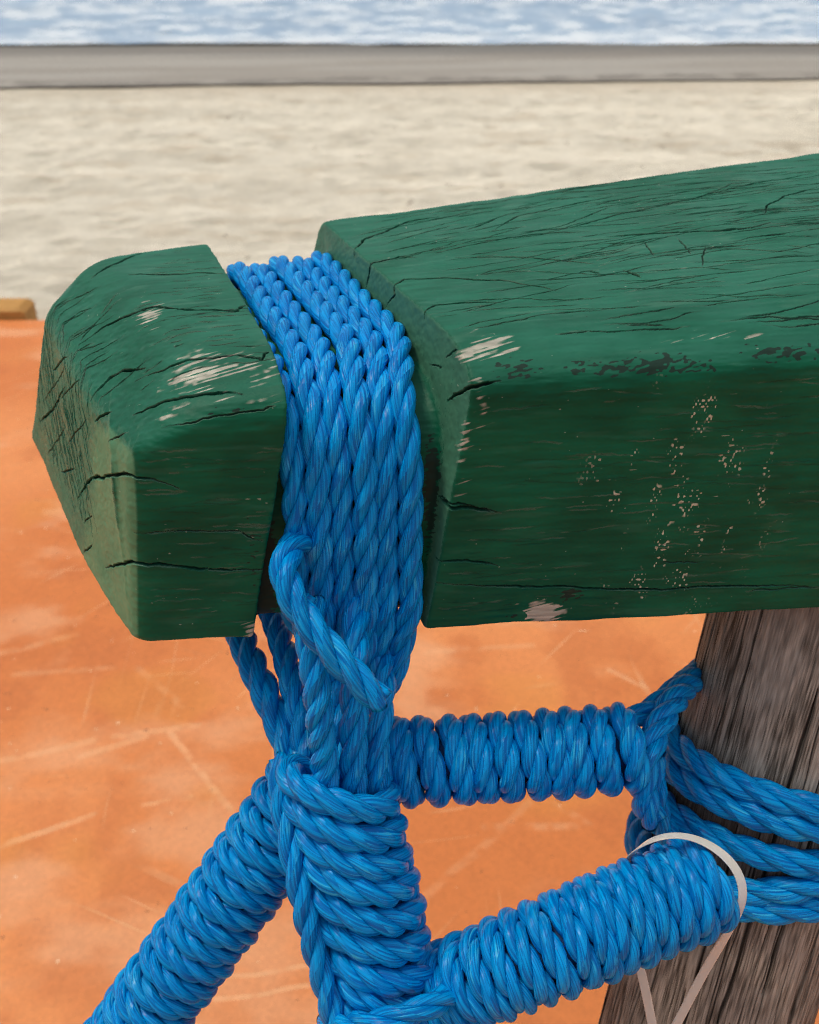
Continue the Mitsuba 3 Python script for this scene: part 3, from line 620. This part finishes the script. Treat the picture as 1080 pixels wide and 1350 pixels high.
def loose_fibres(key, rings, count, seed):
    """the fine broken filaments that stand off a frayed rope, as one part"""
    r = np.random.default_rng(seed)
    vs, fs, at = [], [], 0
    for _ in range(count):
        ring = rings[r.integers(len(rings))]
        k, m = r.integers(2, len(ring) - 3), r.integers(RING)
        c = ring[k, :-1].mean(0)
        out = ring[k, m] - c; out /= np.linalg.norm(out)
        t = ring[k + 1, m] - ring[k - 1, m]; t /= np.linalg.norm(t)
        side = np.cross(out, t)
        L, a = r.uniform(.002, .007), r.uniform(-1, 1)
        u = np.linspace(0, 1, 7)[:, None]
        P = ring[k, m] - out * .0003 + L * (t * u * r.choice([-1, 1]) + out * (.55 * u - .45 * u ** 2) * r.uniform(.3, 1.2) + side * a * .5 * u ** 2)
        tt, N, B = frames(P)
        al = np.linspace(0, 2 * np.pi, 4)
        w = .000075 * (1 - .5 * u[:, :, None])
        v, f = tube_mesh(P[:, None] + w * (np.cos(al)[None, :, None] * N[:, None] + np.sin(al)[None, :, None] * B[:, None]))
        vs.append(v); fs.append(f + at); at += len(v)
    key = f'{key}__loose_fibres'
    scene[key] = mikit.ply((np.vstack(vs), np.vstack(fs)), 'loose_fibre', smooth=True)
    labels[key] = {'kind': 'stuff'}


def wrapped_bar(key, axis, Ro, rope_R, turns, lay, tilt=0.0, tilt_dir=(0, -1, 0), shrink_end=0.0, phase=0.0, wob=0.03, seed=1, end_cap=False, flip=1, grow=0.0):
    """rope wound tightly round a core: one part per turn, cut where it faces away from the camera"""
    A = spline(axis, .001)
    s = np.concatenate([[0], np.cumsum(np.linalg.norm(np.diff(A, axis=0), axis=1))])
    d = np.gradient(A, axis=0); d /= np.linalg.norm(d, axis=1, keepdims=True)
    per = 84
    th = np.arange(turns * per + 1) * 2 * np.pi / per
    tt = th / th[-1]
    nz = lambda f, o: meshkit.noise(np.stack([th * f, th * 0 + o, th * 0 + seed], 1)) - .5
    along = tt * s[-1]
    pit = s[-1] / turns
    along = along + pit * .28 * nz(.09, 3.1) + pit * .15 * nz(.6, 9.7)
    C = np.stack([np.interp(along, s, A[:, k]) for k in range(3)], 1)
    D = np.stack([np.interp(along, s, d[:, k]) for k in range(3)], 1); D /= np.linalg.norm(D, axis=1, keepdims=True)
    toeye = EYE - C
    e1 = toeye - D * np.einsum('ij,ij->i', toeye, D)[:, None]; e1 /= np.linalg.norm(e1, axis=1, keepdims=True)
    e2 = np.cross(D, e1) * flip
    r = (Ro - rope_R) * (1 + wob * 2 * nz(.16, 5.5) + wob * 1.2 * nz(.9, 2.2)) * (1 + grow * (2 * tt - 1))
    if shrink_end:
        last = np.clip((th - th[-1] + 2 * np.pi * shrink_end) / (2 * np.pi * shrink_end), 0, 1)
        r = r * np.sqrt(np.maximum(1 - last ** 2 * .94, .02))
    td = np.array(tilt_dir, float)
    P = C + r[:, None] * (np.cos(th + np.pi)[:, None] * e1 + np.sin(th + np.pi)[:, None] * e2)
    if tilt:
        P = P + D * (tilt * np.einsum('ij,j->i', P - C, td))[:, None]
    sts = strands(P, rope_R, lay, phase, seed=seed)
    for k in range(turns):
        put_rope(f'{key}__{num("turn", k)}', sts, k * per, (k + 1) * per + 1, (end_cap and k == 0, k == turns - 1))
    # the core under the winding
    n = 24
    al = np.linspace(0, 2 * np.pi, n + 1)
    cc = spline(axis, .003)[7:][::4]
    t, N, B = frames(cc)
    rr = (Ro - 1.5 * rope_R) * (1 + grow * np.linspace(-1, 1, len(cc)))
    if shrink_end:
        rr[-2:] *= (.7, .35)
    ring = cc[:, None] + rr[:, None, None] * (np.cos(al)[None, :, None] * N[:, None] + np.sin(al)[None, :, None] * B[:, None])
    scene[f'{key}__core'] = mikit.ply(tube_mesh(ring, (True, True)), 'rope_heart', smooth=True)
    loose_fibres(key, [q[0] for q in sts], 110, seed)
    return sts


def tail(name, pts, R, lay, phase, seed, cap=(True, True)):
    sts = strands(spline(pts, .0022), R, lay, phase, seed=seed)
    put_rope(name, sts, 0, None, cap)


wrapped_bar('rope_wrapped_bar', [(-0.0379, 0.3601, 0.9254), (-.0244, .3339, .8657), (-.012, .3131, .8127), (-.0029, .2977, .7685), (.012, .272, .665)], .0308, .0076, 18, .048, tilt=.72, tilt_dir=(1, 0, 0), wob=.05, seed=3, flip=1)
tag('rope_wrapped_bar', 'upright bar wound in blue rope, hanging straight down from the rope lashing on the beam', 'rope bar')
wrapped_bar('rope_wrapped_bar_001', [(-.0520, .3890, .8915), (-.0595, .3818, .8805), (-.1672, .3268, .7339), (-.2002, .3108, .6888), (-.30, .262, .553)], .0264, .0065, 33, .042, seed=5, wob=.02)
tag('rope_wrapped_bar_001', 'slanting bar wound in blue rope, running down to the lower left corner', 'rope bar')
wrapped_bar('rope_wrapped_bar_002', [(-.022, .3951, .8925), (.0508, .3968, .8954), (.1269, .3997, .9001)], .0258, .0076, 11, .042, seed=9, wob=.02)
tag('rope_wrapped_bar_002', 'level bar wound in blue rope between the upright bar and the grey post', 'rope bar')
wrapped_bar('rope_wrapped_bar_003', [(0.0065, 0.3142, 0.7974), (0.0394, 0.3104, 0.8274), (0.0782, 0.3164, 0.8448), (0.1586, 0.3445, 0.8562)], .0263, .0066, 16, .044, seed=13, wob=.03, shrink_end=.45, grow=.10)
tail('rope_wrapped_bar_003__crossing_length', [(-0.0436, 0.2981, 0.8017), (-0.0225, 0.2823, 0.8294), (-0.0037, 0.2813, 0.8374), (0.0132, 0.2896, 0.8355), (0.0285, 0.3089, 0.8193), (0.0353, 0.3272, 0.8012)], .0066, .055, .4, 14)
tail('rope_wrapped_bar__hitch_length', [(-0.0666, 0.3712, 0.9205), (-0.0655, 0.3541, 0.9137), (-0.0608, 0.3382, 0.9012), (-0.0559, 0.3242, 0.8842), (-0.0507, 0.3135, 0.863), (-0.045, 0.3039, 0.8398), (-0.0388, 0.2942, 0.8163), (-0.0306, 0.2833, 0.7872)], .0070, .052, .4, 15)
tag('rope_wrapped_bar_003', 'rising blue rope bar with a rounded end in front of the post', 'rope bar')

# the lashing in the groove: six turns round the beam, then the tails that come down to the bars
from shapely.geometry import Polygon
LR = .0068
turn_n = 6
def lash_turn(fr, rear, out=0.0, sag=0.0, seed=0):
    nL, dL = P_gl; nR, dR = -P_gr[0], -P_gr[1]
    # outline of the core in this slanted section: march out from its middle in every direction
    an = np.linspace(0, 2 * np.pi, 480, endpoint=False)
    lo_, hi_ = np.zeros(480), np.full(480, .25)

    def at(r):
        w, z = .11 + r * np.cos(an), .065 + r * np.sin(an)
        g = np.clip((w - .004) / .085, 0, 1)
        g = fr + (rear - fr) * g * g * (3 - 2 * g)       # bunched in front, spread over the groove at the back
        g = g + .22 * np.clip((.135 - z) / .135, 0, 1) * np.clip((.10 - w) / .09, 0, 1)   # the groove is wider than the band low in front
        n = nL * (1 - g[:, None]) + nR * g[:, None]
        return np.stack([(dL * (1 - g) + dR * g - n[:, 1] * w - n[:, 2] * z) / n[:, 0], w, z], -1)
    for _ in range(30):
        mid = (lo_ + hi_) / 2
        inside = core(at(mid)) < LR + out
        lo_, hi_ = np.where(inside, mid, lo_), np.where(inside, hi_, mid)
    u, w, z = at(lo_).T
    # below the beam the front lengths draw together and hang down into the knot
    low = np.clip((.085 - z) / .085, 0, 1) * np.clip((.11 - w) / .08, 0, 1)
    low = low * low * (3 - 2 * low)
    under = np.clip((.02 - z) / .03, 0, 1) * np.clip((.15 - w) / .12, 0, 1)
    under = under * under * (3 - 2 * under)
    u = u + (.112 - u) * (.0 * low + .50 * under)
    z = z - sag * under
    u = u + .0016 * (meshkit.noise(np.stack([w * 22, z * 22, w * 0 + seed * 5.7], 1)) - .5)
    return to_world(np.stack([u, w, z], 1))
lash_rings = []
for k in range(turn_n):
    P = spline(lash_turn((.05, .18, .31, .44, .57, .70)[k], (.07, .25, .42, .59, .76, .925)[k], out=(.0, .0020, .0, .0024, .0003, .0016)[k], sag=(.034, .040, .036, .044, .040, .046)[k], seed=k)[::6], .0022, True)
    sts = strands(P, LR, .057, phase=1.7 * k + .4 * (k % 2), seed=30 + k)
    put_rope(f'rope_lashing__{num("turn", k)}', sts, 0, None, (True, True))
    lash_rings += [q[0] for q in sts]


tail('rope_lashing__hanging_length', [(-0.0485, 0.3906, 1.0093), (-0.048, 0.3728, 0.9976), (-0.0454, 0.3611, 0.9862), (-0.0433, 0.3534, 0.9641), (-0.0419, 0.3483, 0.9387), (-0.0411, 0.3418, 0.9109)], LR * 1.1, .038, .3, 51)
tail('rope_lashing__rope_end', [(-0.0486, 0.4146, 1.0311), (-0.0534, 0.4031, 1.0354), (-0.057, 0.3927, 1.0375), (-0.0585, 0.3827, 1.0365), (-0.0576, 0.3749, 1.0324), (-0.0542, 0.3686, 1.0261), (-0.0477, 0.3623, 1.0186), (-0.0385, 0.3554, 1.0094), (-0.026, 0.3491, 0.9971), (-0.0131, 0.3453, 0.9833)], LR * 1.1, .050, 1.2, 52)
tail('rope_lashing__hanging_length_005', [(-0.0436, 0.4323, 0.9627), (-0.0404, 0.4076, 0.9511), (-0.038, 0.3816, 0.9374), (-0.0365, 0.3655, 0.9208), (-0.0364, 0.3556, 0.8952)], LR * 1.05, .055, 1.9, 57)
tail('rope_lashing__hanging_length_001', [(-0.0272, 0.4067, 0.9973), (-0.0272, 0.3863, 0.989), (-0.0272, 0.3713, 0.9798), (-0.0272, 0.3632, 0.9648), (-0.0279, 0.3559, 0.9414), (-0.0286, 0.3466, 0.9054)], LR * 1.1, .055, 2.2, 53)
tail('rope_lashing__hanging_length_002', [(-0.0165, 0.4222, 0.9653), (-0.0143, 0.3961, 0.961), (-0.0139, 0.3787, 0.9557), (-0.0154, 0.3694, 0.9463), (-0.0174, 0.3625, 0.9293), (-0.0197, 0.3542, 0.8968)], LR * 1.05, .055, .9, 54)
tail('rope_lashing__hanging_length_003', [(-0.1182, 0.5074, 0.9224), (-0.0964, 0.4492, 0.9328), (-0.0821, 0.4175, 0.9289), (-0.0696, 0.3938, 0.9191), (-0.0606, 0.3752, 0.908), (-0.054, 0.3622, 0.8964)], LR * 1.3, .056, 2.9, 55)
tail('rope_lashing__hanging_length_004', [(-0.0882, 0.4913, 0.9344), (-0.0721, 0.4402, 0.9373), (-0.0623, 0.4077, 0.9321), (-0.0563, 0.3851, 0.9203), (-0.0507, 0.3608, 0.9036)], LR * 1.2, .052, .6, 56)
loose_fibres('rope_lashing', lash_rings, 160, 61)
tag('rope_lashing', 'bright blue twisted rope lashed round the groove in the green beam', 'rope')
labels['rope_lashing__rope_end'] = {'label': 'cut rope end crossing to the lower right'}

# ------------------------------------------------------------------ the post
PT, PB = np.array([.252, .4832, .9404]), np.array([.1955, .3826, .6623])
PD = (PB - PT) / np.linalg.norm(PB - PT)
PR = .0630
p_top, p_len = PT - PD * .035, 1.03
ex = np.cross(PD, [0, 1.0, 0]); ex /= np.linalg.norm(ex)      # towards the left/right
ey = np.cross(PD, ex)
if (EYE - PT) @ ey < 0: ey, ex = -ey, -ex
th = np.concatenate([np.linspace(-1.9, 1.9, 620), np.linspace(1.9, 2 * np.pi - 1.9, 60)[1:]])
ss = np.concatenate([np.linspace(0, .42, 420), np.linspace(.43, p_len, 40)])
TH, SS = np.meshgrid(th, ss, indexing='ij')
arc = TH * PR
pp = np.stack([arc.ravel() * 1.0, SS.ravel(), arc.ravel() * 0], 1)
wobble = (meshkit.fbm(pp * [30, 9, 1], 3, 2).reshape(TH.shape) - .5)
disp = .003 * (meshkit.fbm(pp * [22, 6, 1], 3, 6).reshape(TH.shape) - .5) + .0011 * (meshkit.fbm(pp * [420, 16, 1], 3, 7).reshape(TH.shape) - .5) + .0006 * (meshkit.fbm(pp * [900, 60, 1], 2, 9).reshape(TH.shape) - .5)
pdark = np.zeros(TH.shape)
for k in range(62):
    t0 = rng.uniform(-1.7, 1.7)
    a0 = rng.uniform(-.05, .36)
    L = rng.uniform(.04, .2) if k > 8 else rng.uniform(.2, .45)
    hwid = rng.uniform(.0003, .0007) if k > 8 else rng.uniform(.0010, .0016)
    line = t0 * PR + .006 * (meshkit.fbm(np.stack([ss * 14, ss * 0 + k * 3.3, ss * 0], 1), 3, 5) - .5)
    tp = np.clip(np.minimum(ss - a0, a0 + L - ss) / .02, 0, 1)
    dd = np.abs(arc - line[None]) / (hwid * tp[None] + 1e-6)
    cut = np.clip(1 - dd ** 2, 0, 1) * (tp > 0)[None]
    disp -= cut * hwid * 2.6
    pdark = np.maximum(pdark, np.clip(1.25 - dd, 0, 1) * (tp > 0)[None])
rad = PR + disp
PV = p_top + SS[..., None] * PD + rad[..., None] * (np.cos(TH)[..., None] * ey + np.sin(TH)[..., None] * ex)
m_, n_ = TH.shape
i, j = np.meshgrid(np.arange(m_ - 1), np.arange(n_ - 1), indexing='ij')
a = (i * n_ + j).ravel()
PF = np.vstack([np.stack([a, a + 1, a + n_ + 1], 1), np.stack([a, a + n_ + 1, a + n_], 1)])
pv = PV.reshape(-1, 3)
nn = np.cross(pv[PF[0, 1]] - pv[PF[0, 0]], pv[PF[0, 2]] - pv[PF[0, 0]])
if nn @ (pv[PF[0, 0]] - (p_top + PD * ss[0])) < 0: PF = PF[:, ::-1]


def post_color(p, n, uv):
    s, a, crack = uv.y, uv.x, None
    dk = dr.clip(a - dr.floor(a / 10) * 10, 0, 1)
    ang = dr.floor(a / 10)
    lx = (p.x - float(PT[0])) * float(ex[0]) + (p.y - float(PT[1])) * float(ex[1]) + (p.z - float(PT[2])) * float(ex[2])
    ly = (p.x - float(PT[0])) * float(ey[0]) + (p.y - float(PT[1])) * float(ey[1]) + (p.z - float(PT[2])) * float(ey[2])
    g1 = fbm(lx * 1250, ly * 1250, s * 45, 3)
    g2 = fbm(lx * 160, ly * 160, s * 9 + 4, 3)
    bl = fbm(lx * 24, ly * 24, s * 20 + 7, 4)
    c = mix((0.055, 0.045, 0.037), (0.330, 0.292, 0.258), smoothstep(0.28, 0.72, 0.70 * g1 + 0.30 * g2))
    c = mix(c, mi.Color3f(0.31, 0.29, 0.27), 0.55 * smoothstep(0.50, 0.70, bl))
    c = mix(c, mi.Color3f(0.10, 0.055, 0.038), 0.6 * smoothstep(0.52, 0.70, fbm(lx * 18 + 5, ly * 18, s * 12, 3)))
    c = c * (0.65 + 0.7 * noise(lx * 1100, ly * 1100, s * 120))
    return mix(c, mi.Color3f(0.012, 0.010, 0.009), 0.85 * dk)


scene['grey_wood'] = principled(proc(post_color), 0.8, 0.25)
puv = np.stack([np.clip(pdark, 0, 1).ravel(), SS.ravel()], 1)
scene['wooden_post'] = mikit.ply((pv, PF), 'grey_wood', smooth=True, uv=puv)
tag('wooden_post', 'weathered grey round wooden post with long cracks under the beam', 'post')


# blue rope bound round the post
def post_ring(s0, tilt, r_extra, R, seed, phase, drift=0.0, a0=-math.pi, a1=math.pi, lay=.060, key=None, waves=0.0):
    al = np.linspace(a0, a1, 160)
    sv = s0 + tilt * np.sin(al) + drift * al / np.pi + waves * np.sin(2 * al + seed)
    r = PR + R * .93 + r_extra
    P = p_top + sv[:, None] * PD + r * (np.cos(al)[:, None] * ey + np.sin(al)[:, None] * ex)
    sts = strands(spline(P[::4], .0024), R, lay, phase, seed=seed)
    put_rope(key, sts, 0, None, (True, True))
# which sign of sine is the left of the picture
SL = 1 if ex[0] < 0 else -1
PRR = .0083
RINGS = [(.138, -.001), (.1505, -.004), (.1715, -.006), (.185, -.030), (.2, -.020)]
for k, (s0, tl) in enumerate(RINGS):
    post_ring(s0, -tl * SL, 0.0, PRR, 70 + k, 1.1 * k, key=f'post_binding__{num("turn", k)}')
tail('post_binding__crossing_length', [(0.1366, 0.3821, 0.8619), (0.1291, 0.3829, 0.8823), (0.1292, 0.3881, 0.9003), (0.1384, 0.4056, 0.9059), (0.1548, 0.4325, 0.9057), (0.1774, 0.4698, 0.8899), (0.2062, 0.5185, 0.8642), (0.2415, 0.5717, 0.8362)], PRR, .056, .5, 81)
tail('post_binding__crossing_length_001', [(0.112, 0.4115, 0.9002), (0.1252, 0.4181, 0.9014), (0.1415, 0.4295, 0.9008), (0.1598, 0.4471, 0.9008), (0.1788, 0.4743, 0.8878)], PRR * .9, .056, 1.5, 82)
tail('post_binding__crossing_length_002', [(0.137, 0.4036, 0.8873), (0.1391, 0.3992, 0.8707), (0.1433, 0.3994, 0.8518), (0.1521, 0.398, 0.8306), (0.1685, 0.4034, 0.8107)], PRR, .056, 2.5, 83)
tag('post_binding', 'blue twisted rope bound several times round the grey wooden post', 'rope')


# ------------------------------------------------------------------ the clear strap
def ribbon(pts, width, thick, hang):
    """a flat strap: it lies on the bar and, over the share 'hang' of its length from its start, turns its flat side outwards"""
    P = spline(pts, .0015)
    t = np.gradient(P, axis=0); t /= np.linalg.norm(t, axis=1, keepdims=True)
    q0, q1 = np.array((0.0782, 0.3164, 0.8448)), np.array((0.1586, 0.3445, 0.8562))
    ax = (q1 - q0) / np.linalg.norm(q1 - q0)
    radial = (P - q0) - ((P - q0) @ ax)[:, None] * ax
    radial /= np.linalg.norm(radial, axis=1, keepdims=True)
    k = np.clip((np.linspace(0, 1, len(P)) - hang + .12) / .24, 0, 1)[:, None]
    out = radial * k + np.array([-.15, -.9, .35]) * (1 - k)
    b = np.cross(t, out); b /= np.linalg.norm(b, axis=1, keepdims=True)
    n = np.cross(b, t)
    al = np.linspace(0, 2 * np.pi, 17)
    cx = np.sign(np.cos(al)) * np.abs(np.cos(al)) ** .5 * width / 2
    cy = np.sign(np.sin(al)) * np.abs(np.sin(al)) ** .7 * thick / 2
    ring = P[:, None] + cx[None, :, None] * b[:, None] + cy[None, :, None] * n[:, None]
    m = trimesh.Trimesh(*tube_mesh(ring, (True, True)), process=False)
    return (m.vertices, m.faces if m.volume > 0 else m.faces[:, ::-1])


scene['clear_plastic'] = {'type': 'blendbsdf', 'weight': 0.6,
                          'a': {'type': 'roughdielectric', 'alpha': 0.10, 'int_ior': 1.35},
                          'b': principled(rgb(0.88, 0.88, 0.84), 0.2, 0.5)}
scene['plastic_strap__loop'] = mikit.ply(ribbon([(0.1451, 0.3133, 0.7691), (0.1537, 0.3195, 0.7945), (0.1613, 0.3235, 0.8201), (0.1678, 0.324, 0.8496), (0.1712, 0.3282, 0.8659), (0.1685, 0.3348, 0.8766), (0.1593, 0.3427, 0.8837), (0.1444, 0.3484, 0.8873), (0.1299, 0.3494, 0.8851), (0.1197, 0.3508, 0.8739), (0.1182, 0.3598, 0.8448)], .0050, .0010, .40), 'clear_plastic', smooth=True)
scene['plastic_strap__tail'] = mikit.ply(ribbon([(0.1362, 0.3162, 0.7643), (0.1312, 0.3236, 0.7859), (0.1263, 0.3312, 0.804), (0.1224, 0.3423, 0.8163)], .0050, .0010, 1.3), 'clear_plastic', smooth=True)
tag('plastic_strap', 'translucent whitish plastic strap looped round the end of the lower rope bar', 'strap')

# ------------------------------------------------------------------ the timber edging at the far left
kerb = m3.Manifold.hull_points(np.array([(x, y, z) for x, y0, y1, zs in ((-3.4, 3.468, 3.60, (-.24, .030)), (-1.432, 3.468, 3.60, (-.24, .030)), (-3.41, 3.48, 3.59, (-.24, .022)), (-1.418, 3.48, 3.59, (-.24, .022)), (-3.39, 3.485, 3.585, (-.24, .040)), (-1.442, 3.485, 3.585, (-.24, .040))) for y in (y0, y1) for z in zs]))
scene['ochre_wood'] = principled(proc(lambda p, n, uv: mix((0.30, 0.14, 0.03), (0.52, 0.30, 0.10), fbm(p.x * 8, p.y * 60, p.z * 60, 3))), 0.7, 0.3)
scene['edging_timber'] = mikit.ply(kerb.refine_to_length(.05), 'ochre_wood', smooth=35)
tag('edging_timber', 'ochre edging timber standing in the sand against the terrace edge at the far left', 'timber')
